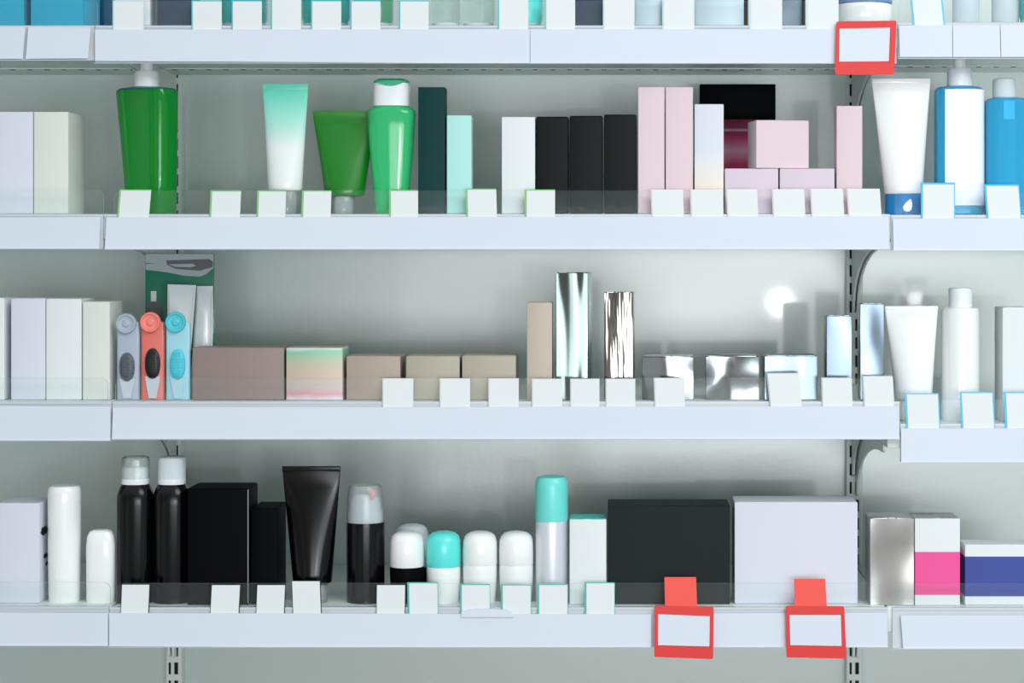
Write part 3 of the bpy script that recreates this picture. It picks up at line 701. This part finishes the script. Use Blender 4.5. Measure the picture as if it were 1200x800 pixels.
price_tag(('R', 1), 1068, 1106, -6, '5cc4ee', 'leaning white price tag with bright blue edges at the top right', -4, T1, bl=2, br=2.2)
k = ('C', 2)
for a, b, tp, sh, ref in ((138.5, 176, 222, 3, 'in front of the green pump bottle'), (246, 282, 223, 1.5, 'right of the green pump bottle with nothing behind'),
        (301, 335, 223, 1, 'in front of the mint tube'), (353.5, 388, 223, 1, 'in front of the leaf green tube'),
        (456, 490, 222.5, 0, 'in front of the mint green bottle'), (546, 582, 221, -1, 'right of the pale mint carton'), (615, 650.5, 222, 0, 'in front of the plain white and black cartons')):
    price_tag(k, a, b, tp, '7fc87c', 'white price tag with green edge '+ref, sh, T2)
for a, b, tp, sh, ref in ((763, 801, 222, -1.5, 'in front of the two tall pink cartons'), (809, 847.5, 222, -1, 'in front of the pearly carton'), (851.5, 888, 221.5, -1.5, 'below the left low pink carton'),
        (905, 943, 221.5, -1.5, 'below the gap of the two low pink cartons'), (950, 988.5, 221, -2, 'left of the lone tall pink carton'), (993, 1032, 221, -2.5, 'at the right end beside the white tube')):
    price_tag(k, a, b, tp, 'ead8dc', 'white price tag with pale pink edge '+ref, sh, T2, bl=1.2, bt=.8)
k = ('R', 2)
price_tag(k, 1079, 1119, 214, '44bcf0', 'white price tag with blue border between tube and labelled bottle', 0, T2, bl=2.2, br=1.2, bt=2.2)
price_tag(k, 1154.5, 1195.5, 216, '44bcf0', 'white price tag with blue border below the screw-cap blue bottle', -3, T2, bl=2.2, br=1.2, bt=2)
k = ('C', 3)
for a, b, tp, sh, ref in ((448, 484.5, 443, 0, 'below the first low taupe carton'), (515, 551, 443, 0, 'between the second and third low taupe cartons'), (572, 608, 443, 0, 'below the right end of the third taupe carton'),
        (623, 659, 443.5, 0, 'in front of the tall beige carton'), (668, 702.5, 443.5, 0, 'in front of the tallest silver carton'), (709.5, 744.5, 443.5, 0, 'in front of the crinkled silver carton'),
        (766.5, 802.5, 442.5, -1, 'in front of the leftmost low silver carton')):
    price_tag(k, a, b, tp, 'cdd2d0', 'plain white price tag '+ref, sh, T3, bl=1.1, bt=.8)
price_tag(k, 900, 938, 436.5, 'b4b8b8', 'tilted white price tag in front of the rightmost low silver carton', -4.5, T3, bl=1.4, bt=1)
price_tag(k, 962.5, 998.5, 442, 'bcc2c6', 'plain white price tag in front of the upright silver carton', -1, T3, bl=1.3, bt=1.2)
price_tag(k, 1011, 1047, 440, 'bcc2c6', 'plain white price tag at the right end of the middle bay', -2, T3, bl=1.3, bt=1.2)
k = ('R', 3)
price_tag(k, 1061, 1101, 460.5, '58c4ee', 'white price tag with blue border below the wide white tube', -2, T3, bl=2.2, bt=1.4, br=1.4)
price_tag(k, 1125.5, 1165, 459, '58c4ee', 'white price tag with blue border below the white cylinder bottle', -2.5, T3, bl=2.2, bt=1.6, br=1.4)
price_tag(k, 1177, 1217, 459, '58c4ee', 'white price tag with blue border cut by the right edge', -2, T3, bl=2.4, bt=1.6, br=1.4)
k = ('C', 4)
for a, b, tp, sh, ref in ((142, 175.5, 684, 1.5, 'in front of the two black bottles'), (247, 281.5, 684.5, 2, 'in front of the big black carton'), (300.5, 334.5, 684.5, 1.5, 'in front of the smaller black carton'),
        (342.5, 376.5, 680, -1.5, 'in front of the black tube'), (441, 475.5, 684.5, 0.5, 'between pump bottle and black roll-on')):
    price_tag(k, a, b, tp, '33383c', 'white price tag with dark edge '+ref, sh, T4, bl=.7, bt=.7, br=1)
for a, b, tp, sh, ref in ((477.5, 513.5, 682, -.5, 'in front of the turquoise-capped roll-on'), (539, 574.5, 684, 0, 'left of the first all-white roll-on'), (587, 622.5, 684.5, 0, 'in front of the second all-white roll-on'),
        (629.5, 665.5, 684, 0, 'in front of the white spray can'), (685, 720.5, 682, 0, 'in front of the turquoise-lidded carton')):
    price_tag(k, a, b, tp, '56b8aa', 'white price tag with teal edge '+ref, sh, T4, bl=2.2, bt=1.2, br=.6)

# ------------------------------------------------------------------ red sale signs
def sale_sign(label, corners, card, tab):
    y = -.0062
    cx = sum(p[0] for p in corners)/4; zb = wz(max(p[1] for p in corners))
    t = thing('sale_sign', label, 'sign', (wx(cx), y, zb), 0, 'red sale signs')
    def P(p): return (wx(p[0])-wx(cx), wz(p[1])-zb)
    def soft(c, r):
        c = [Vector(P(q)) for q in c]; out = []
        for i in range(4):
            p, a, b = c[i], c[i-1], c[(i+1) % 4]
            da, db = (a-p).normalized()*r, (b-p).normalized()*r
            for s_ in (0, .25, .5, .75, 1): out.append(tuple(p+da*(1-s_)**2+db*s_**2))
        return out
    obj('frame', prism(soft(corners, .0025), -.003, 0), M['red'], t)
    obj('white_card', prism([P(q) for q in card], -.0036, -.0030), M['paper'], t)
    # raised ridge of the frame along the card's right side
    a, b, c, d = [Vector(P(q)) for q in card]
    obj('card_ridge', prism([tuple(b+Vector((.0006, .001))), tuple(b+Vector((.0022, .001))), tuple(c+Vector((.0022, -.0005))), tuple(c+Vector((.0006, -.0005)))], -.0044, -.0030), M['red'], t)
    if tab:
        obj('top_tab', prism([P(q) for q in tab], -.0014, .0004), M['redtab'], t)['label'] = 'light red tab'
    # hook that clips into the price rail
    bm = bmesh.new(); box(bm, -.012, .012, 0, .0025, P(corners[0])[1]-.012, P(corners[0])[1]-.009); obj('clip', bm, M['red'], t)
sale_sign('red framed sale sign hanging from the topmost shelf', [(979.5, 26), (1049.5, 25), (1047, 88.5), (977.5, 88)], [(983, 34.5), (1042, 33.5), (1040.5, 72.5), (982.5, 73)], None)
sale_sign('red framed sale sign below the large charcoal carton', [(767, 708), (836, 709.5), (835.5, 770.5), (766.5, 768)], [(771, 718), (831.5, 720.5), (831, 755.5), (771, 754)], [(778.5, 675), (815.5, 675), (816.8, 711), (779.2, 711)])
sale_sign('red framed sale sign below the large pale carton', [(920, 708.5), (988.5, 709), (991, 770), (921, 768.5)], [(924.5, 719), (984.5, 719), (985.5, 755), (925.5, 754)], [(930, 677), (966.5, 677), (968.3, 711), (930.8, 711)])

# ------------------------------------------------------------------ light
W = bpy.data.worlds.new('store surroundings'); S.world = W; W.use_nodes = True
nt = W.node_tree; nt.nodes.clear()
out = nt.nodes.new('ShaderNodeOutputWorld'); bg = nt.nodes.new('ShaderNodeBackground')
tc = nt.nodes.new('ShaderNodeTexCoord'); sp = nt.nodes.new('ShaderNodeSeparateXYZ')
nt.links.new(tc.outputs['Generated'], sp.inputs[0])
def ss(src, a, b):
    n = nt.nodes.new('ShaderNodeMapRange'); n.interpolation_type = 'SMOOTHSTEP'
    n.inputs['From Min'].default_value = a; n.inputs['From Max'].default_value = b
    nt.links.new(src, n.inputs['Value']); return n.outputs['Result']
def mix(f, a, b):
    n = nt.nodes.new('ShaderNodeMix'); n.data_type = 'RGBA'
    if isinstance(f, float): n.inputs[0].default_value = f
    else: nt.links.new(f, n.inputs[0])
    for s_, v in ((6, a), (7, b)):
        if isinstance(v, tuple): n.inputs[s_].default_value = v
        else: nt.links.new(v, n.inputs[s_])
    return n.outputs[2]
side = mix(ss(sp.outputs['X'], -.35, .35), (.62, .71, .71, 1), (1.1, 1.12, 1.15, 1))       # dimmer left and brighter right, graded to light the shelves from the right
nz = nt.nodes.new('ShaderNodeTexNoise'); nz.inputs['Scale'].default_value = 5; nz.inputs['Detail'].default_value = 2
mp = nt.nodes.new('ShaderNodeMapping'); mp.inputs['Scale'].default_value = (1, 1, .4)
nt.links.new(tc.outputs['Generated'], mp.inputs[0]); nt.links.new(mp.outputs[0], nz.inputs['Vector'])
rc = nt.nodes.new('ShaderNodeValToRGB'); nt.links.new(nz.outputs['Fac'], rc.inputs[0])   # stocked shelves across the aisle
el = rc.color_ramp.elements
el[0].position, el[0].color = .30, (.12, .42, .34, 1); el[1].position, el[1].color = .70, (1.0, 1.05, 1.08, 1)
for p_, c_ in ((.40, (.30, .40, .40, 1)), (.44, (.03, .025, .022, 1)), (.49, (.04, .03, .03, 1)), (.53, (.75, .52, .40, 1)), (.58, (.8, .84, .88, 1))):
    e = el.new(p_); e.color = c_
shelves = rc.outputs[0]
band = nt.nodes.new('ShaderNodeMath'); band.operation = 'ABSOLUTE'; nt.links.new(sp.outputs['Z'], band.inputs[0])
bf = ss(band.outputs[0], .42, .30)
bfm = nt.nodes.new('ShaderNodeMath'); bfm.operation = 'MULTIPLY'; bfm.inputs[1].default_value = .7; nt.links.new(bf, bfm.inputs[0])
c1 = mix(bfm.outputs[0], side, shelves)
c2 = mix(ss(sp.outputs['Z'], .35, .6), c1, (1.0, 1.06, 1.10, 1))                          # ceiling
c3 = mix(ss(sp.outputs['Z'], -.22, -.4), c2, (.12, .12, .115, 1))                           # floor
nt.links.new(c3, bg.inputs[0]); bg.inputs[1].default_value = .68
nt.links.new(bg.outputs[0], out.inputs[0])

def area(name, loc, target, sx, sy, power, col=(.93, .98, 1.0), shape='RECTANGLE'):
    l = bpy.data.lights.new(name, 'AREA'); l.shape = shape; l.size = sx; l.size_y = sy; l.energy = power; l.color = col
    o = bpy.data.objects.new(name, l); COL.objects.link(o); o.location = loc
    o.rotation_euler = (Vector(target)-Vector(loc)).to_track_quat('-Z', 'Y').to_euler(); return o
area('ceiling_panel_light', (1.5, -2.2, 3.0), (.5, .2, 1.2), 2.0, 1.0, 38)
area('front_fill_light', (.55, -4.1, 1.17), (.45, .4, 1.25), 2.7, .85, 44)  # added broad fill behind the camera, shaped to brighten the back panel
# small lamps behind the camera that glint in the enamel panel
area('lamp_light', (.555, -4.0, 1.279), (.25, .4, 1.38), .085, .085, 6, (1, 1, 1), 'DISK')
area('small_lamp_light', (1.03, -4.0, 1.294), (.4, .4, 1.38), .045, .045, 1.2, (1, 1, 1), 'DISK')

vs_ = S.view_settings
S.display_settings.display_device = 'sRGB'
vs_.view_transform = 'Standard'; vs_.look = 'None'; vs_.gamma = 1; vs_.exposure = .2; vs_.use_curve_mapping = False
